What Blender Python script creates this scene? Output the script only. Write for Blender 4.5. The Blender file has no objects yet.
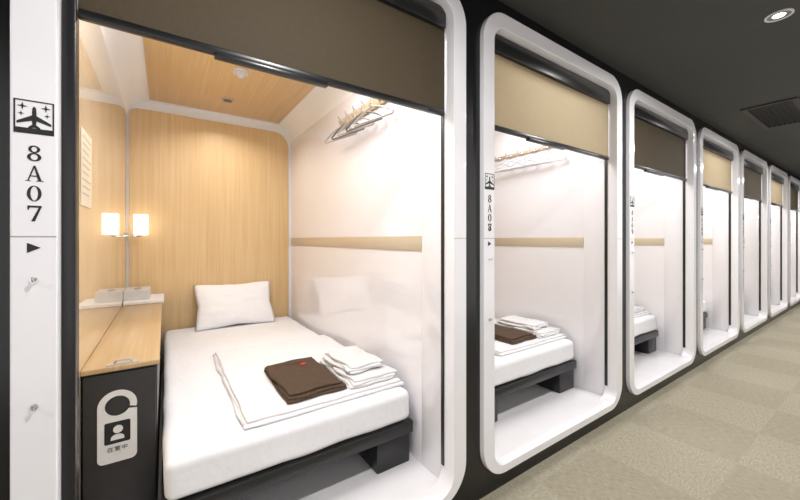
import bpy, bmesh, math, random
from mathutils import Vector, Matrix, noise
random.seed(4)
S = bpy.context.scene
C = S.collection
try:
    S.view_settings.view_transform = 'Standard'
except Exception: pass
PI = math.pi
H = 1.18          # camera height
PITCH = 1.456     # one cabin
FY = 1.10         # facade plane

# ------------------------------------------------------------ materials
def pm(name, col, rough=.5, metal=0, coat=0, emis=None, estr=0, vary=.04, vscale=30, bump=0, bscale=200, cior=1.5, transl=0):
    m = bpy.data.materials.new(name); m.use_nodes = True
    nt = m.node_tree; b = nt.nodes['Principled BSDF']
    b.inputs['Roughness'].default_value = rough; b.inputs['Metallic'].default_value = metal
    b.inputs['Coat Weight'].default_value = coat; b.inputs['Coat Roughness'].default_value = .04; b.inputs['Coat IOR'].default_value = cior
    tc = nt.nodes.new('ShaderNodeTexCoord')
    n = nt.nodes.new('ShaderNodeTexNoise'); n.inputs['Scale'].default_value = vscale; n.inputs['Detail'].default_value = 4
    nt.links.new(tc.outputs['Object'], n.inputs['Vector'])
    r = nt.nodes.new('ShaderNodeValToRGB')
    r.color_ramp.elements[0].position = .3; r.color_ramp.elements[1].position = .7
    r.color_ramp.elements[0].color = [c*(1-vary) for c in col]+[1]
    r.color_ramp.elements[1].color = [min(1, c*(1+vary)) for c in col]+[1]
    nt.links.new(n.outputs['Fac'], r.inputs['Fac']); nt.links.new(r.outputs['Color'], b.inputs['Base Color'])
    if emis:
        b.inputs['Emission Color'].default_value = list(emis)+[1]; b.inputs['Emission Strength'].default_value = estr
    if bump:
        n2 = nt.nodes.new('ShaderNodeTexNoise'); n2.inputs['Scale'].default_value = bscale
        nt.links.new(tc.outputs['Object'], n2.inputs['Vector'])
        bp = nt.nodes.new('ShaderNodeBump'); bp.inputs['Strength'].default_value = bump; bp.inputs['Distance'].default_value = .01
        nt.links.new(n2.outputs['Fac'], bp.inputs['Height']); nt.links.new(bp.outputs['Normal'], b.inputs['Normal'])
    if transl:
        t = nt.nodes.new('ShaderNodeBsdfTranslucent'); nt.links.new(r.outputs['Color'], t.inputs['Color'])
        mx = nt.nodes.new('ShaderNodeMixShader'); mx.inputs[0].default_value = transl
        nt.links.new(b.outputs[0], mx.inputs[1]); nt.links.new(t.outputs[0], mx.inputs[2])
        nt.links.new(mx.outputs[0], nt.nodes['Material Output'].inputs['Surface'])
    return m

def wood(name, c1, c2, axis, rough=.35, coat=0, cior=1.5):
    m = bpy.data.materials.new(name); m.use_nodes = True
    nt = m.node_tree; b = nt.nodes['Principled BSDF']; b.inputs['Roughness'].default_value = rough
    b.inputs['Coat Weight'].default_value = coat; b.inputs['Coat Roughness'].default_value = .03; b.inputs['Coat IOR'].default_value = cior
    tc = nt.nodes.new('ShaderNodeTexCoord'); mp = nt.nodes.new('ShaderNodeMapping')
    sc = [40, 40, 40]; sc[axis] = .9
    mp.inputs['Scale'].default_value = sc
    n = nt.nodes.new('ShaderNodeTexNoise'); n.inputs['Scale'].default_value = 1.6; n.inputs['Detail'].default_value = 7; n.inputs['Distortion'].default_value = .5
    nt.links.new(tc.outputs['Object'], mp.inputs['Vector']); nt.links.new(mp.outputs['Vector'], n.inputs['Vector'])
    r = nt.nodes.new('ShaderNodeValToRGB')
    r.color_ramp.elements[0].position = .3; r.color_ramp.elements[1].position = .72
    r.color_ramp.elements[0].color = list(c1)+[1]; r.color_ramp.elements[1].color = list(c2)+[1]
    nt.links.new(n.outputs['Fac'], r.inputs['Fac']); nt.links.new(r.outputs['Color'], b.inputs['Base Color'])
    return m

M = {}
M['white'] = pm('white_lacquer', (.86, .845, .88), .06, vary=.01, vscale=3, coat=.8)
M['cove'] = pm('white_cove_satin', (.90, .89, .89), .6, vary=.01, vscale=3)
M['frame'] = pm('frame_white_gloss', (.86, .85, .88), .16, vary=.01, vscale=3, coat=.3)
M['floorin'] = pm('cabin_floor_white', (.85, .835, .855), .22, vary=.02, vscale=6)
M['lacq'] = wood('lacquered_maple_wall', (.74, .60, .41), (.82, .69, .50), 2, .05, 1, 1.5)
M['black'] = pm('black_satin', (.012, .012, .013), .3)
M['blackm'] = pm('black_matte', (.02, .019, .02), .55, bump=.05)
M['facade'] = pm('black_facade', (.006, .006, .007), .25)
M['ceil'] = pm('dark_grey_ceiling', (.050, .051, .045), .8, bump=.15, bscale=300)
M['grey'] = pm('pale_corridor_wall', (.72, .71, .70), .6)
M['woodv'] = wood('maple_upright_grain', (.67, .45, .22), (.765, .56, .305), 2)
M['woodx'] = wood('maple_cross_grain', (.65, .43, .205), (.75, .54, .29), 1)
M['woodtop'] = wood('maple_counter', (.46, .31, .155), (.56, .40, .22), 1, .28)
M['board'] = wood('maple_rack_board', (.44, .32, .18), (.54, .41, .25), 1, .4)
M['gold'] = pm('champagne_strip', (.66, .58, .455), .3, metal=.4, vary=.02, vscale=4)
M['notice'] = pm('pale_notice', (.72, .62, .47), .5)
M['sheet'] = pm('white_cotton_sheet', (.85, .85, .87), .8, vary=.015, bump=.14, bscale=40)
M['pillow'] = pm('white_pillowcase', (.91, .91, .93), .8, vary=.01, bump=.12, bscale=40)
M['duvet'] = pm('white_duvet_cotton', (.81, .80, .815), .85, vary=.02, bump=.25, bscale=45)
M['towel'] = pm('white_terry_towel', (.87, .865, .87), .95, vary=.03, vscale=120, bump=.6, bscale=500)
M['brown'] = pm('brown_cotton', (.075, .043, .024), .85, vary=.18, vscale=60, bump=.3, bscale=300)
M['red'] = pm('red_emblem', (.5, .02, .02), .6)
M['chrome'] = pm('chrome', (.75, .75, .76), .15, metal=1)
M['blinddark'] = pm('dark_brown_blind', (.056, .040, .020), .75, vary=.08, vscale=150, bump=.1, bscale=600, transl=.12)
M['blindtan'] = pm('tan_blind', (.36, .295, .19), .75, vary=.05, vscale=150, bump=.1, bscale=600, transl=.6)
M['hanger'] = pm('pale_hanger', (.62, .61, .62), .25)
M['hangerm'] = pm('grey_metal_hanger', (.50, .49, .49), .3, metal=.5)
M['hangerd'] = pm('dark_grey_hanger', (.22, .21, .205), .3, metal=.5)
M['paper'] = pm('paper_white', (.82, .81, .80), .6)
M['box'] = pm('pale_grey_card', (.62, .62, .61), .5)
M['ink'] = pm('black_ink', (.010, .010, .010), .5)
M['greyink'] = pm('grey_ink', (.35, .33, .30), .6)
M['faint'] = pm('faint_print', (.50, .43, .33), .6)
M['shade'] = pm('frosted_lamp_glass', (.85, .84, .82), .4, emis=(1, .95, .86), estr=2.0)
M['glow'] = pm('lit_lens', (.9, .9, .85), .3, emis=(1, .95, .85), estr=10)
M['lens'] = pm('dark_lens', (.12, .11, .10), .2)
M['plate'] = pm('tag_white', (.72, .72, .72), .35)

def carpet():
    m = bpy.data.materials.new('carpet_tiles'); m.use_nodes = True
    nt = m.node_tree; b = nt.nodes['Principled BSDF']; b.inputs['Roughness'].default_value = .95
    L = nt.links.new
    tc = nt.nodes.new('ShaderNodeTexCoord')
    ck = nt.nodes.new('ShaderNodeTexChecker'); ck.inputs['Scale'].default_value = 2.0
    L(tc.outputs['Object'], ck.inputs['Vector'])
    def ns(sc):
        mp = nt.nodes.new('ShaderNodeMapping'); mp.inputs['Scale'].default_value = sc
        n = nt.nodes.new('ShaderNodeTexNoise'); n.inputs['Scale'].default_value = 1; n.inputs['Detail'].default_value = 5
        L(tc.outputs['Object'], mp.inputs['Vector']); L(mp.outputs['Vector'], n.inputs['Vector']); return n
    a, c = ns((130, 35, 60)), ns((35, 130, 60))
    mix = nt.nodes.new('ShaderNodeMix'); mix.data_type = 'FLOAT'
    L(ck.outputs['Fac'], mix.inputs[0]); L(a.outputs['Fac'], mix.inputs[2]); L(c.outputs['Fac'], mix.inputs[3])
    r = nt.nodes.new('ShaderNodeValToRGB')
    r.color_ramp.elements[0].position = .25; r.color_ramp.elements[1].position = .75
    r.color_ramp.elements[0].color = (.275, .248, .178, 1); r.color_ramp.elements[1].color = (.44, .40, .303, 1)
    L(mix.outputs[0], r.inputs['Fac'])
    mul = nt.nodes.new('ShaderNodeMix'); mul.data_type = 'RGBA'; mul.blend_type = 'MULTIPLY'; mul.inputs[0].default_value = 1
    r2 = nt.nodes.new('ShaderNodeValToRGB')
    r2.color_ramp.elements[0].color = (.915, .912, .90, 1); r2.color_ramp.elements[1].color = (1.0, 1.0, 1.0, 1)
    L(ck.outputs['Fac'], r2.inputs['Fac'])
    L(r.outputs['Color'], mul.inputs[6]); L(r2.outputs['Color'], mul.inputs[7]); L(mul.outputs[2], b.inputs['Base Color'])
    bp = nt.nodes.new('ShaderNodeBump'); bp.inputs['Strength'].default_value = .4; bp.inputs['Distance'].default_value = .005
    n3 = ns((300, 300, 300)); L(n3.outputs['Fac'], bp.inputs['Height']); L(bp.outputs['Normal'], b.inputs['Normal'])
    return m
M['carpet'] = carpet()

# ------------------------------------------------------------ mesh helpers
def box(bm, x0, x1, y0, y1, z0, z1, bev=0, seg=2):
    r = bmesh.ops.create_cube(bm, size=1)
    bmesh.ops.scale(bm, vec=(x1-x0, y1-y0, z1-z0), verts=r['verts'])
    bmesh.ops.translate(bm, vec=((x0+x1)/2, (y0+y1)/2, (z0+z1)/2), verts=r['verts'])
    if bev:
        es = list({e for v in r['verts'] for e in v.link_edges})
        bmesh.ops.bevel(bm, geom=es, offset=bev, segments=seg, affect='EDGES', profile=.5)
def cyl(bm, p0, p1, r, seg=20, r2=None):
    p0, p1 = Vector(p0), Vector(p1); d = p1-p0
    q = d.to_track_quat('Z', 'Y').to_matrix().to_4x4()
    bmesh.ops.create_cone(bm, cap_ends=True, segments=seg, radius1=r, radius2=r if r2 is None else r2, depth=d.length,
                          matrix=Matrix.Translation((p0+p1)/2) @ q)
def tube(bm, pts, r, seg=8, closed=False):
    pts = [Vector(p) for p in pts]; n = len(pts); rings = []
    for i, p in enumerate(pts):
        if closed: t = pts[(i+1) % n]-pts[i-1]
        else: t = pts[min(i+1, n-1)]-pts[max(i-1, 0)]
        t.normalize()
        a = Vector((1, 0, 0)) if abs(t.x) < .9 else Vector((0, 0, 1))
        u = t.cross(a).normalized(); v = t.cross(u)
        rings.append([bm.verts.new(p+r*(math.cos(2*PI*k/seg)*u+math.sin(2*PI*k/seg)*v)) for k in range(seg)])
    for i in range(n if closed else n-1):
        a, b = rings[i], rings[(i+1) % n]
        for k in range(seg): bm.faces.new((a[k], a[(k+1) % seg], b[(k+1) % seg], b[k]))
    if not closed: bm.faces.new(rings[0]); bm.faces.new(rings[-1][::-1])
def rbox(bm, x0, x1, y0, y1, z0, z1, r, cuts=14, amp=0, fr=6, seed=0, zmin=None, zmax=None, edge=0):
    t = bmesh.new(); bmesh.ops.create_cube(t, size=2)
    bmesh.ops.subdivide_edges(t, edges=t.edges[:], cuts=cuts, use_grid_fill=True)
    hx, hy, hz = (x1-x0)/2, (y1-y0)/2, (z1-z0)/2; c = Vector(((x0+x1)/2, (y0+y1)/2, (z0+z1)/2))
    hs = (hx, hy, hz)
    for v in t.verts:
        p = [math.copysign(1-(1-abs(a))**1.7, a)*h for a, h in zip(v.co, hs)]
        q = Vector([max(-h+min(r, h), min(h-min(r, h), a)) for a, h in zip(p, hs)])
        d = Vector(p)-q
        n = d.normalized() if d.length > 1e-7 else Vector((0, 0, 0))
        w = q+Vector([n[k]*min(r, hs[k]) for k in range(3)])
        if amp:
            s = noise.noise(Vector((w.x*fr+seed, w.y*fr, w.z*fr)))+.5*noise.noise(Vector((w.x*fr*2.3, w.y*fr*2.3+seed, w.z*fr*2)))
            w += n*amp*s
        if edge:
            w.x += edge*noise.noise(Vector((w.y*fr, seed+.5, w.z*9)))*abs(v.co.x); w.y += edge*noise.noise(Vector((w.x*fr, seed+7.3, w.z*9)))*abs(v.co.y)
        w = w+c
        if zmin is not None: w.z = max(w.z, zmin)
        if zmax is not None: w.z = min(w.z, zmax)
        v.co = w
    me = bpy.data.meshes.new('tmp'); t.to_mesh(me); t.free(); bm.from_mesh(me); bpy.data.meshes.remove(me)
def extr(bm, pts3, d):
    d = Vector(d); a = [bm.verts.new(p) for p in pts3]; b = [bm.verts.new(Vector(p)+d) for p in pts3]; n = len(a)
    bm.faces.new(a); bm.faces.new(b[::-1])
    for i in range(n): bm.faces.new((a[i], b[i], b[(i+1) % n], a[(i+1) % n]))
def ringsolid(bm, out3, in3, d):
    d = Vector(d)
    L = [[bm.verts.new(p) for p in out3], [bm.verts.new(p) for p in in3],
         [bm.verts.new(Vector(p)+d) for p in in3], [bm.verts.new(Vector(p)+d) for p in out3]]
    n = len(out3)
    for k in range(4):
        a, b = L[k], L[(k+1) % 4]
        for i in range(n): bm.faces.new((a[i], a[(i+1) % n], b[(i+1) % n], b[i]))
def rr(x0, x1, z0, z1, r, n=8):
    out = []
    for cx, cz, a0 in ((x1-r, z0+r, -90), (x1-r, z1-r, 0), (x0+r, z1-r, 90), (x0+r, z0+r, 180)):
        for k in range(n+1):
            a = math.radians(a0+90*k/n); out.append((cx+r*math.cos(a), cz+r*math.sin(a)))
    return out

def mk(name, bm, mat, root=None, smooth=True, ang=35):
    bmesh.ops.recalc_face_normals(bm, faces=bm.faces[:])
    me = bpy.data.meshes.new(name); bm.to_mesh(me); bm.free()
    if root is not None:
        w = root.location.copy()
        if root.parent: w = w+root.parent.location
        me.transform(Matrix.Translation(-w))
    me.materials.append(mat)
    if smooth:
        me.polygons.foreach_set('use_smooth', [True]*len(me.polygons)); me.set_sharp_from_angle(angle=math.radians(ang))
    o = bpy.data.objects.new(name, me); C.objects.link(o)
    if root is not None: o.parent = root
    return o
def tag(o, label, cat, group=None):
    o['label'] = label; o['category'] = cat
    if group: o['group'] = group
    return o
def thing(name, label, cat, loc, group=None):
    o = bpy.data.objects.new(name, None); o.empty_display_size = .05; C.objects.link(o); o.location = loc
    return tag(o, label, cat, group)
def recenter(o, base):      # a single-mesh thing gets its origin at its base
    o.data.transform(Matrix.Translation(-Vector(base))); o.location = base; return o
def struct(name, bm, mat, smooth=True):
    o = mk(name, bm, mat, None, smooth); o['kind'] = 'structure'; return o
def dup(o, dx, label=None):
    c = o.copy(); C.objects.link(c); c.location = o.location+Vector((dx, 0, 0))
    if label: c['label'] = label
    for ch in list(o.children):
        d = ch.copy(); C.objects.link(d); d.parent = c
        for g in list(ch.children):
            e = g.copy(); C.objects.link(e); e.parent = d
    return c

# ------------------------------------------------------------ corridor
X0, X1, YB, ZC = -2.5, 10.9, -.75, 2.32
NC = 7
L0, W = -.272, 1.347
bm = bmesh.new(); box(bm, X0, X1, YB, FY+.05, -.05, 0); struct('floor', bm, M['carpet'], False)
bm = bmesh.new(); box(bm, X0, X1, YB, FY+.05, ZC, ZC+.05); struct('ceiling', bm, M['ceil'], False)
bm = bmesh.new(); box(bm, X0, X1, YB-.05, YB, 0, ZC); struct('wall_back', bm, M['grey'], False)
bm = bmesh.new(); box(bm, X0-.05, X0, YB, FY, 0, ZC); struct('wall_left', bm, M['grey'], False)
bm = bmesh.new(); box(bm, X1, X1+.05, YB, FY, 0, ZC); struct('wall_right', bm, M['blackm'], False)
bm = bmesh.new()
prev = X0
for i in range(NC):
    l = L0+PITCH*i
    box(bm, prev, l+.05, FY-.01, FY+.01, 0, ZC); prev = l+W-.05
    box(bm, l+.05, l+W-.05, FY-.01, FY+.01, 0, .108); box(bm, l+.05, l+W-.05, FY-.01, FY+.01, 2.20, ZC)
box(bm, prev, X1, FY-.01, FY+.01, 0, ZC)
struct('wall_front', bm, M['facade'], False)

# ------------------------------------------------------------ cabin shells
XL, XR, YK, ZF, ZT = -.238, 1.007, 3.36, .12, 2.27
def ribbon(pts, y0, y1):
    bm = bmesh.new(); a = [bm.verts.new((x, y0, z)) for x, z in pts]; b = [bm.verts.new((x, y1, z)) for x, z in pts]
    for i in range(len(pts)-1): bm.faces.new((a[i], a[i+1], b[i+1], b[i]))
    return bm
def arc(cx, cz, r, a0, a1, n=12): return [(cx+r*math.cos(math.radians(a0+(a1-a0)*k/n)), cz+r*math.sin(math.radians(a0+(a1-a0)*k/n))) for k in range(n+1)]
base = []
RC, RL = .14, .14
base.append(struct('wall_right', ribbon([(XR, ZF), (XR, ZT-RC)], FY+.012, YK), M['white']))
base.append(struct('wall_left', ribbon([(XL, ZF), (XL, ZT-RL)], FY+.012, YK), M['lacq']))
base.append(struct('ceiling', ribbon(arc(XR-RC, ZT-RC, RC, 0, 90)+arc(XL+RL, ZT-RL, RL, 90, 180), FY+.012, YK), M['cove']))
bm = bmesh.new(); box(bm, XL-.01, XR+.01, YK, YK+.02, ZF-.02, ZT+.02); base.append(struct('wall_back', bm, M['cove'], False))
bm = bmesh.new(); box(bm, XL-.01, XR+.01, FY+.012, YK, ZF-.02, ZF); base.append(struct('floor', bm, M['floorin'], False))
bm = bmesh.new()
pts = [p for p in rr(XL+.016, XR-.025, ZF-.2, ZT-.07, .14, 10) if p[1] > .5 and p[0] > .4]
pts = [(XR-.025, ZF)]+pts+arc(XL+.012+.05, ZT-.07-.05, .05, 90, 180, 6)+[(XL+.012, ZF)]
extr(bm, [(x, YK-.012, z) for x, z in pts], (0, .012, 0))
base.append(struct('trim_1', bm, M['woodv']))
bm = bmesh.new(); box(bm, XL+.14, XR-.13, FY+.05, YK-.075, ZT-.008, ZT, .002); base.append(struct('trim_2', bm, M['woodx']))
bm = bmesh.new(); box(bm, XR-.005, XR, 1.29, YK-.012, 1.128, 1.200, .002); base.append(struct('trim_3', bm, M['gold']))
bm = bmesh.new(); box(bm, XR-.005, XR, FY+.047, 1.287, ZF, ZT-.14, .002); base.append(struct('trim_4', bm, M['white']))
for i in range(1, NC):
    for o in base: dup(o, PITCH*i)

# ------------------------------------------------------------ cabin doorways with their lettering
ZB, ZTOP, YF = .08, 2.25, FY-.034
def ell(cx, cz, rx, rz, n=28): return [(cx+rx*math.cos(2*PI*k/n), cz+rz*math.sin(2*PI*k/n)) for k in range(n)]
GL = {
 '0': ([], [(ell(0, 0, .33, .5), ell(0, 0, .17, .45))]),
 '8': ([], [(ell(0, .265, .27, .235), ell(0, .265, .13, .165)), (ell(0, -.235, .32, .265), ell(0, -.235, .165, .19))]),
 'A': ([[(-.03, .5), (.05, .5), (.34, -.47), (.18, -.47)], [(-.03, .5), (.02, .42), (-.25, -.47), (-.31, -.47)],
        [(-.2, -.14), (.18, -.14), (.2, -.2), (-.22, -.2)], [(-.4, -.46), (-.16, -.46), (-.16, -.5), (-.4, -.5)],
        [(.1, -.46), (.42, -.46), (.42, -.5), (.1, -.5)]], []),
 '7': ([[(-.3, .5), (.33, .5), (.33, .38), (-.3, .38)], [(-.3, .4), (-.3, .22), (-.26, .22), (-.2, .4)],
        [(.33, .42), (.22, .42), (-.14, -.5), (.03, -.5)]], []),
 '9': ([[(.29, .2), (.27, -.08), (.12, -.36), (-.16, -.5), (-.2, -.44), (.02, -.3), (.12, -.06), (.14, .2)]],
       [(ell(0, .2, .29, .3), ell(0, .2, .15, .25))]),
 '1': ([[(-.08, .5), (.08, .5), (.08, -.46), (-.08, -.46)], [(-.22, -.45), (.22, -.45), (.22, -.5), (-.22, -.5)],
        [(-.08, .5), (-.22, .38), (-.22, .35), (-.08, .4)]], []),
 '2': ([[(-.28, -.5), (.3, -.5), (.3, -.38), (-.28, -.38)], [(-.28, -.42), (.1, .0), (.16, .2), (.3, .2), (.24, -.04), (-.1, -.42)],
        [(-.28, .22), (-.2, .42), (0, .5), (.2, .42), (.3, .2), (.16, .2), (.08, .4), (-.06, .42), (-.16, .22)]], []),
 '3': ([[(-.28, .3), (-.1, .5), (.12, .5), (.27, .28), (.1, .04), (.3, -.22), (.1, -.5), (-.14, -.5), (-.3, -.32), (-.12, -.42),
         (.06, -.42), (.14, -.22), (.0, 0), (-.08, .04), (.12, .26), (.04, .42), (-.08, .42)]], []),
}
def glyph(bm, ch, cx, cz, s, y):
    solids, rings = GL[ch]
    T = lambda P: [(cx+u*s, y, cz+v*s) for u, v in P]
    for P in solids: extr(bm, T(P), (0, .0012, 0))
    for o, i in rings: ringsolid(bm, T(o), T(i), (0, .0012, 0))
NUM = ['8A07', '8A08', '8A09', '8A10', '8A11', '8A12', '8A13']
PLACE = ['cabin 8A07', 'cabin 8A08', 'the third cabin', 'the fourth cabin', 'the fifth cabin', 'the sixth cabin', 'the farthest cabin']
FL = ['white rounded cabin doorway surround with the number 8A07, nearest and largest',
      'white rounded cabin doorway surround with the number 8A08, second from the left',
      'white rounded cabin doorway surround, third from the left, just past cabin 8A08',
      'white rounded cabin doorway surround, fourth from the left',
      'white rounded cabin doorway surround, fifth from the left',
      'white rounded cabin doorway surround, sixth from the left',
      'farthest white cabin doorway surround, a sliver at the right edge of the photo']
frame0 = None
BW = .073
def ring_mesh():
    bm = bmesh.new(); rows = []
    for ins, y in ((0, FY), (0, YF+.004), (.0012, YF+.0012), (.004, YF), (.005, YF), (BW-.005, YF), (BW-.004, YF), (BW-.0012, YF+.0012), (BW, YF+.004), (BW, FY+.045)):
        rows.append([bm.verts.new((x, y, z)) for x, z in rr(L0+ins, L0+W-ins, ZB+ins*.54, ZTOP-ins, .15-ins, 12)])
    n = len(rows[0])
    for a, b in zip(rows, rows[1:]):
        for k in range(n): bm.faces.new((a[k], a[(k+1) % n], b[(k+1) % n], b[k]))
    return bm
CXB = L0+.0375
for i in range(NC):
    dx = PITCH*i
    if i == 0:
        t = thing('cabin_doorway', FL[0], 'doorway', (L0+W/2, FY, ZB), 'white cabin doorways along the corridor'); frame0 = t
        mk('surround', ring_mesh(), M['frame'], t)
        for a, b, y0_ in ((L0+BW+.0005, L0+.098, FY+.002), (L0+W-BW-.006, L0+W-BW-.0005, FY+.026)):
            bm = bmesh.new(); box(bm, a, b, y0_, FY+.044, ZB+.12, ZTOP-.13, .002); mk('guide_rail', bm, M['black'], t)
        for a, b in ((L0+.001, L0+BW-.001), (L0+W-BW+.001, L0+W-.001)):
            bm = bmesh.new(); box(bm, a, b, YF-.0004, YF+.004, 1.186, 1.1885); mk('seam', bm, M['greyink'], t)
        for z in (1.092, .817):
            bm = bmesh.new(); cyl(bm, (CXB, YF+.001, z), (CXB, YF-.003, z), .0075, 18, .0065)
            tube(bm, [(CXB, YF-.002, z), (CXB, YF-.008, z-.002), (CXB, YF-.011, z-.001), (CXB, YF-.0125, z+.003), (CXB, YF-.0125, z+.008)], .0026, 10)
            mk('hook', bm, M['chrome'], t)
        # aeroplane pictogram
        bm = bmesh.new(); cz = 1.446; hw, hh = .031, .036
        sq = lambda a, b: [(CXB-a, YF-.001, cz-b), (CXB+a, YF-.001, cz-b), (CXB+a, YF-.001, cz+b), (CXB-a, YF-.001, cz+b)]
        ringsolid(bm, sq(hw, hh), sq(hw-.0025, hh-.0025), (0, .0012, 0))
        pl = [(0, .75), (.09, .62), (.11, .3), (.11, .12), (.88, -.34), (.88, -.5), (.12, -.24), (.09, -.5), (.3, -.68), (.3, -.78), (0, -.7)]
        pl = pl+[(-u, v) for u, v in pl[::-1] if u > 0]
        extr(bm, [(CXB+u*.03, YF-.001, cz+v*.032) for u, v in pl], (0, .0012, 0))
        extr(bm, [(CXB-hw+.002, YF-.001, cz-hh+.002), (CXB+hw-.002, YF-.001, cz-hh+.002), (CXB+hw-.002, YF-.001, cz-hh+.012), (CXB-hw+.002, YF-.001, cz-hh+.012)], (0, .0012, 0))
        for sx, sz, sr in ((-.018, .022, .008), (-.020, .006, .005), (.018, .022, .008), (.020, .006, .005)):
            P = []
            for k in range(8):
                a = PI*k/4; r_ = sr if k % 2 == 0 else sr*.28
                P.append((CXB+sx+r_*math.cos(a), YF-.001, cz+sz+r_*math.sin(a)))
            extr(bm, P, (0, .0012, 0))
        mk('plane_symbol', bm, M['ink'], t, False)
        bm = bmesh.new(); z = 1.163
        extr(bm, [(CXB-.011, YF-.001, z-.011), (CXB+.010, YF-.001, z), (CXB-.011, YF-.001, z+.011)], (0, .0012, 0)); mk('arrow_mark', bm, M['ink'], t, False)
    else:
        t = dup(frame0, dx, FL[i])
    bm = bmesh.new()
    for k, ch in enumerate(NUM[i]): glyph(bm, ch, CXB+dx, 1.368-.0435*k, .034, YF-.001)
    mk('number_lettering', bm, M['ink'], t, False)

# ------------------------------------------------------------ roller blinds
xa, xb = L0+.099, L0+W-.082
BL = ['dark brown roller blind half drawn across the top of cabin 8A07', 'tan roller blind across the top of cabin 8A08',
      'dark brown roller blind in the third cabin doorway', 'tan roller blind in the fourth cabin doorway',
      'dark brown roller blind in the fifth cabin doorway', 'tan roller blind in the sixth cabin doorway', 'dark brown roller blind in the farthest doorway']
for i in range(NC):
    dx = PITCH*i
    t = thing('roller_blind', BL[i], 'blind', (dx+(xa+xb)/2, FY+.025, 1.70), 'roller blinds')
    bm = bmesh.new(); box(bm, xa+dx, xb+dx, FY+.003, FY+.075, 2.085, 2.172, .006); mk('head_box', bm, M['black'], t)
    bm = bmesh.new(); box(bm, xa+dx, xb+dx, FY+.022, FY+.0235, 1.735, 2.09); bmesh.ops.delete(bm, geom=[f for f in bm.faces if f.calc_center_median().y > FY+.0234 or abs(f.normal.y) < .5], context='FACES')
    mk('fabric', bm, M['blinddark'] if i % 2 == 0 else M['blindtan'], t)
    bm = bmesh.new(); box(bm, xa+dx, xb+dx, FY+.013, FY+.033, 1.714, 1.737, .004); r = mk('bottom_rail', bm, M['black'], t)
    bm = bmesh.new(); box(bm, .117+dx, .46+dx, FY+.006, FY+.03, 1.703, 1.718, .003); mk('pull_handle', bm, M['black'], r)

# ------------------------------------------------------------ beds
BX0, BX1, BY0, BY1 = -.010, .982, 1.325, 3.325
t = thing('bed_base', 'black low platform bed base with block feet in cabin 8A07', 'bed base', ((BX0+BX1)/2, 2.33, ZF), 'black bed platforms')
bm = bmesh.new(); box(bm, BX0, BX1, BY0+.0, BY1, .262, .318, .006); mk('platform', bm, M['black'], t)
for y0_, y1_ in ((BY0+.015, BY0+.40), (BY1-.42, BY1-.02)):
    for a, b in ((.79, .970), (BX0+.01, .15)):
        bm = bmesh.new(); box(bm, a, b, y0_, y1_, ZF+.0005, .263, .005); mk('block_foot', bm, M['black'], t)
bb = t
bm = bmesh.new(); rbox(bm, BX0+.004, BX1-.004, BY0+.008, BY1-.01, .3185, .463, .034, 34, .004, 6, 1, .3185, .4635)
mt = recenter(mk('mattress', bm, M['sheet'], None, True, 80), (.485, 2.33, .3185)); tag(mt, 'white sheeted mattress with a pillow at its head in cabin 8A07', 'mattress', 'white mattresses')
for i in range(1, NC-1):
    dup(bb, PITCH*i, 'black low platform bed base with block feet in '+PLACE[i])
    dup(mt, PITCH*i, 'white sheeted mattress in '+PLACE[i])

# pillow leaning on the wood wall
bm = bmesh.new(); n = 30; g = {}
for s in (1, -1):
    for a in range(n+1):
        for b in range(n+1):
            u, v = 2*a/n-1, 2*b/n-1
            edge = a in (0, n) or b in (0, n)
            if s == -1 and edge: g[s, a, b] = g[1, a, b]; continue
            th = .068*((1-u*u)*(1-v*v))**.5
            x = .305*u*(1-.085*(1-abs(v))**1.3*abs(u)**3); y = .20*v*(1-.11*(1-abs(u))**1.3*abs(v)**3)
            w = .009*noise.noise(Vector((u*4, v*4, s*2)))*(0 if edge else 1)
            g[s, a, b] = bm.verts.new((x, y, s*th+w))
for s in (1, -1):
    for a in range(n):
        for b in range(n):
            try: bm.faces.new([g[s, a, b], g[s, a+1, b], g[s, a+1, b+1], g[s, a, b+1]])
            except ValueError: pass
bmesh.ops.rotate(bm, verts=bm.verts[:], cent=(0, 0, 0), matrix=Matrix.Rotation(math.radians(58), 3, 'X'))
zmin = min(v.co.z for v in bm.verts); ymax = max(v.co.y for v in bm.verts)
bmesh.ops.translate(bm, verts=bm.verts[:], vec=(.50, YK-.014-ymax, .464-zmin))
o = recenter(mk('pillow', bm, M['pillow'], None, True, 170), (.5, 3.2, .464)); tag(o, 'plump white pillow leaning against the maple back wall', 'pillow')

# folded duvet (two layers and a turned edge)
t = thing('folded_duvet', 'white folded duvet spread flat under the brown clothes in cabin 8A07', 'duvet', (.61, 1.90, .464), 'white folded duvets')
bm = bmesh.new(); rbox(bm, .240, .972, 1.395, 2.41, .4642, .478, .007, 26, .003, 7, 3, .4642, None, .012); mk('lower_layer', bm, M['duvet'], t, True, 80)
bm = bmesh.new(); rbox(bm, .256, .966, 1.407, 2.395, .477, .491, .007, 26, .003, 7, 9, .4765, .4922, .012); u_ = mk('upper_layer', bm, M['duvet'], t, True, 80)
bm = bmesh.new(); tube(bm, [(.249+.004*math.sin(k), 1.415+k*.098, .480) for k in range(11)], .003); mk('piping', bm, M['paper'], u_)
dv = t
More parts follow.
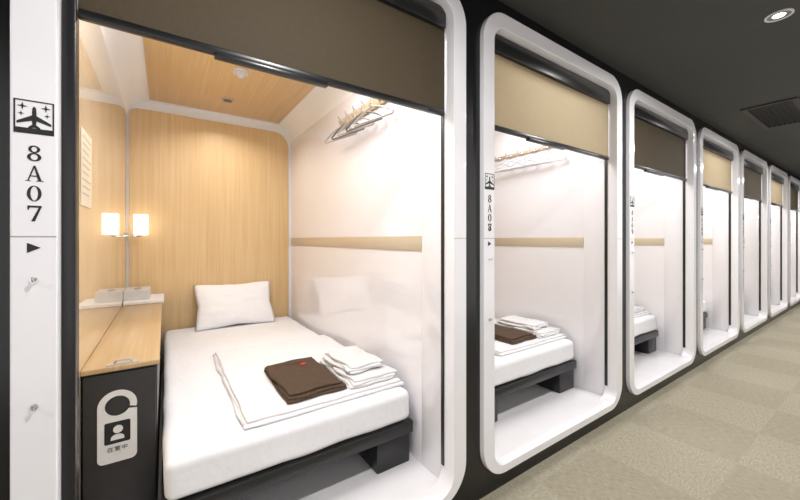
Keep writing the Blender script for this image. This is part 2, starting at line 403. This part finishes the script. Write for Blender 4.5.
# folded brown loungewear
zt_ = .4925
t = thing('folded_loungewear', 'folded dark brown loungewear on the duvet in cabin 8A07', 'clothes', (.55, 1.68, zt_), 'folded brown loungewear')
bm = bmesh.new()
rbox(bm, .420, .695, 1.450, 1.895, zt_, zt_+.012, .006, 20, .003, 8, 2, zt_, None, .016); rbox(bm, .425, .69, 1.455, 1.89, zt_+.010, zt_+.022, .006, 20, .003, 8, 5, zt_, None, .016)
mk('trousers', bm, M['brown'], t, True, 80)
bm = bmesh.new(); rbox(bm, .430, .677, 1.470, 1.88, zt_+.020, zt_+.034, .007, 22, .0045, 8, 8, zt_, None, .02); tp = mk('top', bm, M['brown'], t, True, 80)
bm = bmesh.new(); tube(bm, [(.565+.045*math.cos(PI*k/8), 1.84-.03*math.sin(PI*k/8), zt_+.034) for k in range(9)], .004); mk('collar', bm, M['brown'], tp)
bm = bmesh.new(); cyl(bm, (.60, 1.785, zt_+.028), (.60, 1.785, zt_+.0375), .015, 18); mk('emblem', bm, M['red'], tp)
lw = t
# folded towels
def towel(x0, x1, y0, y1, z, seed, label):
    bm = bmesh.new()
    for k in range(3): rbox(bm, x0+.007*k, x1-.005*(2-k), y0+.004*k, y1-.008*k, z+.0100*k, z+.0100*k+.0118, .0058, 18, .0035, 11, seed+k, z, None, .024)
    o = recenter(mk('folded_towel', bm, M['towel'], None, True, 80), ((x0+x1)/2, (y0+y1)/2, z))
    return tag(o, label, 'towel', 'folded white towels')
tw1 = towel(.710, .960, 1.43, 1.85, zt_, 2, 'lower and larger of two folded white towels beside brown clothes in cabin 8A07')
tw2 = towel(.730, .930, 1.51, 1.84, zt_+.0362, 6, 'upper and smaller of two folded white towels beside brown clothes in cabin 8A07')
dup(dv, PITCH, 'white folded duvet under the clothes in cabin 8A08'); dup(dv, 2*PITCH, 'white folded duvet on the bed in the third cabin')
dup(lw, PITCH, 'folded dark brown loungewear on the bed in cabin 8A08')
dup(tw1, PITCH, 'lower and larger folded white towel on the bed in cabin 8A08'); dup(tw2, PITCH, 'upper and smaller folded white towel on the bed in cabin 8A08')
dup(tw1, 2*PITCH, 'lower folded white towel on the bed in the third cabin'); dup(tw2, 2*PITCH, 'upper folded white towel on the bed in the third cabin')

# ------------------------------------------------------------ cabin 8A07: bedside cabinet and what is on it
YC = 1.575
t = thing('bedside_cabinet', 'long black bedside cabinet with maple top along the glossy left wall', 'cabinet', (-.13, 2.45, ZF))
bm = bmesh.new(); box(bm, XL+.003, -.024, YC+.018, YK-.014, ZF, .716, .003); mk('body', bm, M['black'], t)
bm = bmesh.new(); box(bm, XL+.001, -.017, YC, YK-.0135, .716, .733, .002); mk('counter_top', bm, M['woodtop'], t)
bm = bmesh.new(); box(bm, XL+.006, -.028, YC+.003, YC+.019, ZF+.04, .708, .004); d = mk('door', bm, M['blackm'], t)
bm = bmesh.new(); extr(bm, [(x, y, .733) for x, y in rr(-.172, -.078, YC+.008, YC+.036, .006, 5)], (0, 0, .0035))
tube(bm, [(-.150, YC+.022, .736), (-.146, YC+.020, .745), (-.138, YC+.019, .748), (-.112, YC+.019, .748), (-.104, YC+.020, .745), (-.100, YC+.022, .736)], .0035)
mk('latch', bm, M['hangerm'], t)

# hanging room tag
YG = YC+.0015
t = thing('door_tag', 'white hanging room tag with round loop and black pictogram on black cabinet front', 'sign', (-.14, YG, .38))
cx = -.139; zc = .592; R_ = .055; zb_ = .394
P = []
for k in range(25):
    a = math.radians(-14+194*k/24); P.append((cx+R_*math.cos(a), zc+R_*math.sin(a)))
for k in range(7):
    a = math.radians(180+90*k/6); P.append((cx-R_+.018+.018*math.cos(a), zb_+.018+.018*math.sin(a)))
for k in range(7):
    a = math.radians(270+90*k/6); P.append((cx+R_-.018+.018*math.cos(a), zb_+.018+.018*math.sin(a)))
P.append((cx+R_, zc-.020))
ri = .035
for k in range(41):
    a = math.radians(-28-(345)*k/40); P.append((cx+ri*math.cos(a), zc+ri*math.sin(a)))
bm = bmesh.new(); extr(bm, [(x, YG-.002, z) for x, z in P], (0, .002, 0)); mk('plate', bm, M['plate'], t, False)
bm = bmesh.new()
extr(bm, [(x, YG-.003, z) for x, z in rr(cx-.036, cx+.036, .461, .537, .005, 4)], (0, .0012, 0))
pg = mk('pictogram', bm, M['ink'], t, False)
bm = bmesh.new()
F = lambda P: [(cx+u*.03, YG-.004, .499+v*.03) for u, v in P]
extr(bm, F(ell(.05, .36, .46, .46, 28)), (0, .0012, 0))
extr(bm, F([(-.62, -.85)]+[(.62*math.cos(math.radians(180-15*k)), -.62+.42*math.sin(math.radians(180-15*k))) for k in range(13)]+[(.62, -.85)]), (0, .0012, 0))
mk('figure_symbol', bm, M['plate'], pg, False)
fc = bpy.data.curves.new('room_text', 'FONT'); fc.body = '在室中'; fc.size = .0185; fc.align_x = 'CENTER'; fc.extrude = .0004; fc.space_character = 1.15
fo = bpy.data.objects.new('room_text_curve', fc); C.objects.link(fo)
me = bpy.data.meshes.new_from_object(fo.evaluated_get(bpy.context.evaluated_depsgraph_get())); bpy.data.objects.remove(fo)
bm = bmesh.new(); bm.from_mesh(me); bpy.data.meshes.remove(me)
bmesh.ops.rotate(bm, verts=bm.verts[:], cent=(0, 0, 0), matrix=Matrix.Rotation(PI/2, 3, 'X')); bmesh.ops.translate(bm, verts=bm.verts[:], vec=(cx, YG-.0028, .435))
mk('lettering', bm, M['ink'], t, False)

bm = bmesh.new(); rbox(bm, XL+.002, -.006, 2.98, 3.33, .7335, .757, .004, 8)
rt = mk('tray', bm, M['paper']); recenter(rt, (-.13, 3.15, .7335)); tag(rt, 'flat white tray at the back end of the maple cabinet top', 'tray')
t = thing('tissue_box', 'low pale grey tissue box on the white tray beside the glossy left wall', 'tissue box', (-.165, 3.15, .7575))
bm = bmesh.new(); box(bm, XL+.001, -.09, 3.03, 3.27, .7575, .826, .0012, 1); mk('carton', bm, M['box'], t)
bm = bmesh.new(); extr(bm, [(x, y, .8258) for x, y in ell(-.163, 3.15, .022, .075, 24)], (0, 0, .0012)); mk('opening', bm, M['greyink'], t)

# wall lamp
yl = 3.26
t = thing('wall_lamp', 'lit frosted glass wall lamp on a short chrome arm above the cabinet', 'lamp', (-.15, yl, 1.19))
bm = bmesh.new(); cyl(bm, (XL+.001, yl, 1.205), (XL+.012, yl, 1.205), .03, 24); mk('wall_plate', bm, M['chrome'], t)
bm = bmesh.new(); cyl(bm, (XL+.01, yl, 1.205), (-.15, yl, 1.205), .006, 12); cyl(bm, (-.15, yl, 1.2), (-.15, yl, 1.222), .006, 12); mk('arm', bm, M['chrome'], t)
bm = bmesh.new(); box(bm, -.193, -.107, yl-.043, yl+.043, 1.218, 1.372, .003, 2); mk('shade', bm, M['shade'], t)
bm = bmesh.new(); box(bm, -.178, -.122, yl-.03, yl+.03, 1.212, 1.219, .002); mk('shade_holder', bm, M['chrome'], t)

# notice on the glossy left wall
t = thing('wall_notice', 'small pale notice sheet on the glossy left wall near the doorway', 'notice', (XL, 1.72, 1.3))
bm = bmesh.new(); box(bm, XL+.0005, XL+.003, 1.58, 1.78, 1.30, 1.57); mk('sheet', bm, M['notice'], t)
bm = bmesh.new()
for k in range(9): box(bm, XL+.0028, XL+.0036, 1.60, 1.76-.02*(k % 3), 1.54-.025*k, 1.546-.025*k)
mk('print_lines', bm, M['faint'], t)

# ------------------------------------------------------------ coat racks and hangers
def hanger(root, mat, hmat):
    bm = bmesh.new(); P = []
    for k in range(21):
        u = -1+2*k/20
        P.append((0, .165*u, -.052-.062*abs(u)**1.5))
    P += [(0, .155, -.126), (0, .1, -.126), (0, 0, -.126), (0, -.1, -.126), (0, -.155, -.126)]
    tube(bm, P, .0048, 8, True)
    bmesh.ops.scale(bm, vec=(1.3, 1, 1), verts=bm.verts[:])
    b = mk('hanger_body', bm, mat); b.parent = root
    bm = bmesh.new()
    pts = [(0, 0, -.053), (0, 0, -.038), (0, .004, -.03)]+[(0, .018*math.cos(math.radians(-60+27*k)), -.014+.018*math.sin(math.radians(-60+27*k))) for k in range(9)]
    tube(bm, pts, .0025, 6); b = mk('hanger_hook', bm, hmat); b.parent = root
HL = ['nearest to the doorway', 'second from the doorway', 'middle one of five', 'fourth from the doorway', 'farthest from the doorway']
for c in range(2):
    dx = PITCH*c; xr = XR+dx
    YP = [1.65, 1.755, 1.86, 1.965, 2.07] if c == 0 else [1.56, 1.675, 1.79, 1.905, 2.02]
    rot = [13, 11, 14, 12, 13] if c == 0 else [15, 13, 16, 14, 15]
    ZR = 1.980 if c == 0 else 1.915
    y0_, y1_ = (1.58, 2.20) if c == 0 else (1.50, 2.12)
    t = thing('coat_rack', 'maple coat rack board with metal pegs on the white wall of '+PLACE[c], 'coat rack', (xr, 1.9, ZR-.04), 'coat racks')
    hb = .032 if c == 0 else .012
    bm = bmesh.new(); box(bm, xr-.016, xr-.0005, y0_, y1_, ZR-.012-hb, ZR-.012+hb, .003); mk('board', bm, M['board'], t)
    for y in YP:
        bm = bmesh.new(); tube(bm, [(xr-.016, y, ZR-.015), (xr-.035, y, ZR-.02), (xr-.065, y, ZR-.018), (xr-.078, y, ZR-.01), (xr-.081, y, ZR)], .004)
        cyl(bm, (xr-.016, y, ZR-.015), (xr-.020, y, ZR-.015), .011, 16); mk('peg', bm, M['chrome'], t)
    for k, y in enumerate(YP):
        dark = (c == 0 and k in (1, 3))
        lab = 'darker grey metal' if dark else ('pale grey metal' if c == 0 else 'pale')
        t = thing('coat_hanger', lab+' coat hanger on the rack in '+PLACE[c]+', '+HL[k], 'hanger', (xr-.066, y, ZR-.015), 'coat hangers')
        hanger(t, M['hangerd'] if dark else (M['hangerm'] if c == 0 else M['hanger']), M['hangerm']); t.rotation_euler = (0, 0, math.radians(rot[k]))

# ------------------------------------------------------------ ceiling fittings
t = thing('cabin_downlight', 'small round recessed downlight in the maple ceiling of cabin 8A07', 'light', (.40, 2.95, ZT-.008))
bm = bmesh.new(); ringsolid(bm, [(x, y, ZT-.0085) for x, y in ell(.40, 2.95, .048, .048)], [(x, y, ZT-.0085) for x, y in ell(.40, 2.95, .034, .034)], (0, 0, -.006)); mk('trim_ring', bm, M['hangerm'], t)
bm = bmesh.new(); cyl(bm, (.40, 2.95, ZT-.0085), (.40, 2.95, ZT-.011), .034, 24); mk('lens', bm, M['lens'], t)
t = thing('smoke_detector', 'small white domed smoke detector on the maple ceiling nearer the doorway', 'smoke detector', (.40, 2.40, ZT-.008))
bm = bmesh.new(); cyl(bm, (.40, 2.40, ZT-.022), (.40, 2.40, ZT-.0085), .045, 28, .045); mk('base', bm, M['plate'], t)
bm = bmesh.new(); cyl(bm, (.40, 2.40, ZT-.05), (.40, 2.40, ZT-.022), .018, 24, .034); mk('sensor_head', bm, M['hanger'], t)
lx, ly = 2.57, .36
t = thing('corridor_downlight', 'round lit downlight recessed in the dark corridor ceiling', 'light', (lx, ly, ZC))
bm = bmesh.new(); ringsolid(bm, [(x, y, ZC) for x, y in ell(lx, ly, .052, .052, 36)], [(x, y, ZC) for x, y in ell(lx, ly, .044, .044, 36)], (0, 0, -.006)); mk('trim_ring', bm, M['plate'], t)
bm = bmesh.new(); ringsolid(bm, [(x, y, ZC-.001) for x, y in ell(lx, ly, .044, .044, 36)], [(x, y, ZC-.001) for x, y in ell(lx, ly, .024, .024, 36)], (0, 0, -.002)); mk('reflector', bm, M['hangerd'], t)
bm = bmesh.new(); cyl(bm, (lx, ly, ZC-.0005), (lx, ly, ZC-.003), .0238, 32); mk('lens', bm, M['glow'], t)
t = thing('air_vent', 'black rectangular air vent grille in the dark corridor ceiling', 'vent', (4.6, .65, ZC))
vx0, vx1, vy0, vy1 = 4.15, 5.05, .48, .81
bm = bmesh.new(); sq2 = lambda a: [(vx0+a, vy0+a, ZC), (vx1-a, vy0+a, ZC), (vx1-a, vy1-a, ZC), (vx0+a, vy1-a, ZC)]
ringsolid(bm, sq2(0), sq2(.035), (0, 0, -.012)); mk('frame', bm, M['blackm'], t, False)
bm = bmesh.new()
for k in range(8):
    y = vy0+.05+k*.033
    extr(bm, [(vx0+.035, y, ZC-.001), (vx0+.035, y+.022, ZC-.012), (vx0+.035, y+.024, ZC-.010), (vx0+.035, y+.002, ZC-.0005)], (vx1-vx0-.07, 0, 0))
mk('slats', bm, M['black'], t, False)

# ------------------------------------------------------------ light
def area(name, loc, sx, sy, e, col, rot=(0, 0, 0), spread=180, shape='RECTANGLE'):
    l = bpy.data.lights.new(name, 'AREA'); l.shape = shape; l.size = sx
    if shape in ('RECTANGLE', 'ELLIPSE'): l.size_y = sy
    l.energy = e; l.color = col; l.spread = math.radians(spread)
    o = bpy.data.objects.new(name, l); C.objects.link(o); o.location = loc; o.rotation_euler = rot
def point(name, loc, e, col, r):
    l = bpy.data.lights.new(name, 'POINT'); l.energy = e; l.color = col; l.shadow_soft_size = r
    o = bpy.data.objects.new(name, l); C.objects.link(o); o.location = loc
for i in range(NC):
    area('cabin_light', (.40+PITCH*i, 1.60, ZT-.02), .8, .6, 16, (.94, .955, 1))
area('cabin_spot', (.40, 2.95, ZT-.015), .06, .06, 4, (1, .96, .9), spread=140, shape='DISK')
point('cove_fill_light', (-.04, 1.42, 2.05), 5.5, (1, .97, .93), .06)  # hidden fill behind the blind, added to brighten the white cove
for x in (-1.7, .40, 2.57, 4.74, 6.9, 9.0):
    area('corridor_lamp', (x, ly, ZC-.015), .1, .1, 18, (1, .98, .96), spread=170, shape='DISK')
for i in range(6):    # unseen fill lights added along the opposite wall to whiten the doorway fronts
    area('corridor_fill_light', (-.6+1.9*i, YB+.02, 1.25), 1.3, 1.9, 6.5, (.99, .98, 1), rot=(PI/2, 0, 0))
w = bpy.data.worlds.new('World'); S.world = w; w.use_nodes = True
w.node_tree.nodes['Background'].inputs[0].default_value = (.9, .9, 1, 1); w.node_tree.nodes['Background'].inputs[1].default_value = .05

# ------------------------------------------------------------ camera
cd = bpy.data.cameras.new('Camera'); co = bpy.data.objects.new('Camera', cd); C.objects.link(co)
cd.sensor_width = 36; cd.lens = 344.5/800*36; cd.shift_y = -.0125; cd.clip_start = .02
co.location = (0, 0, H); co.rotation_euler = (PI/2, 0, math.radians(-34.3))
S.camera = co
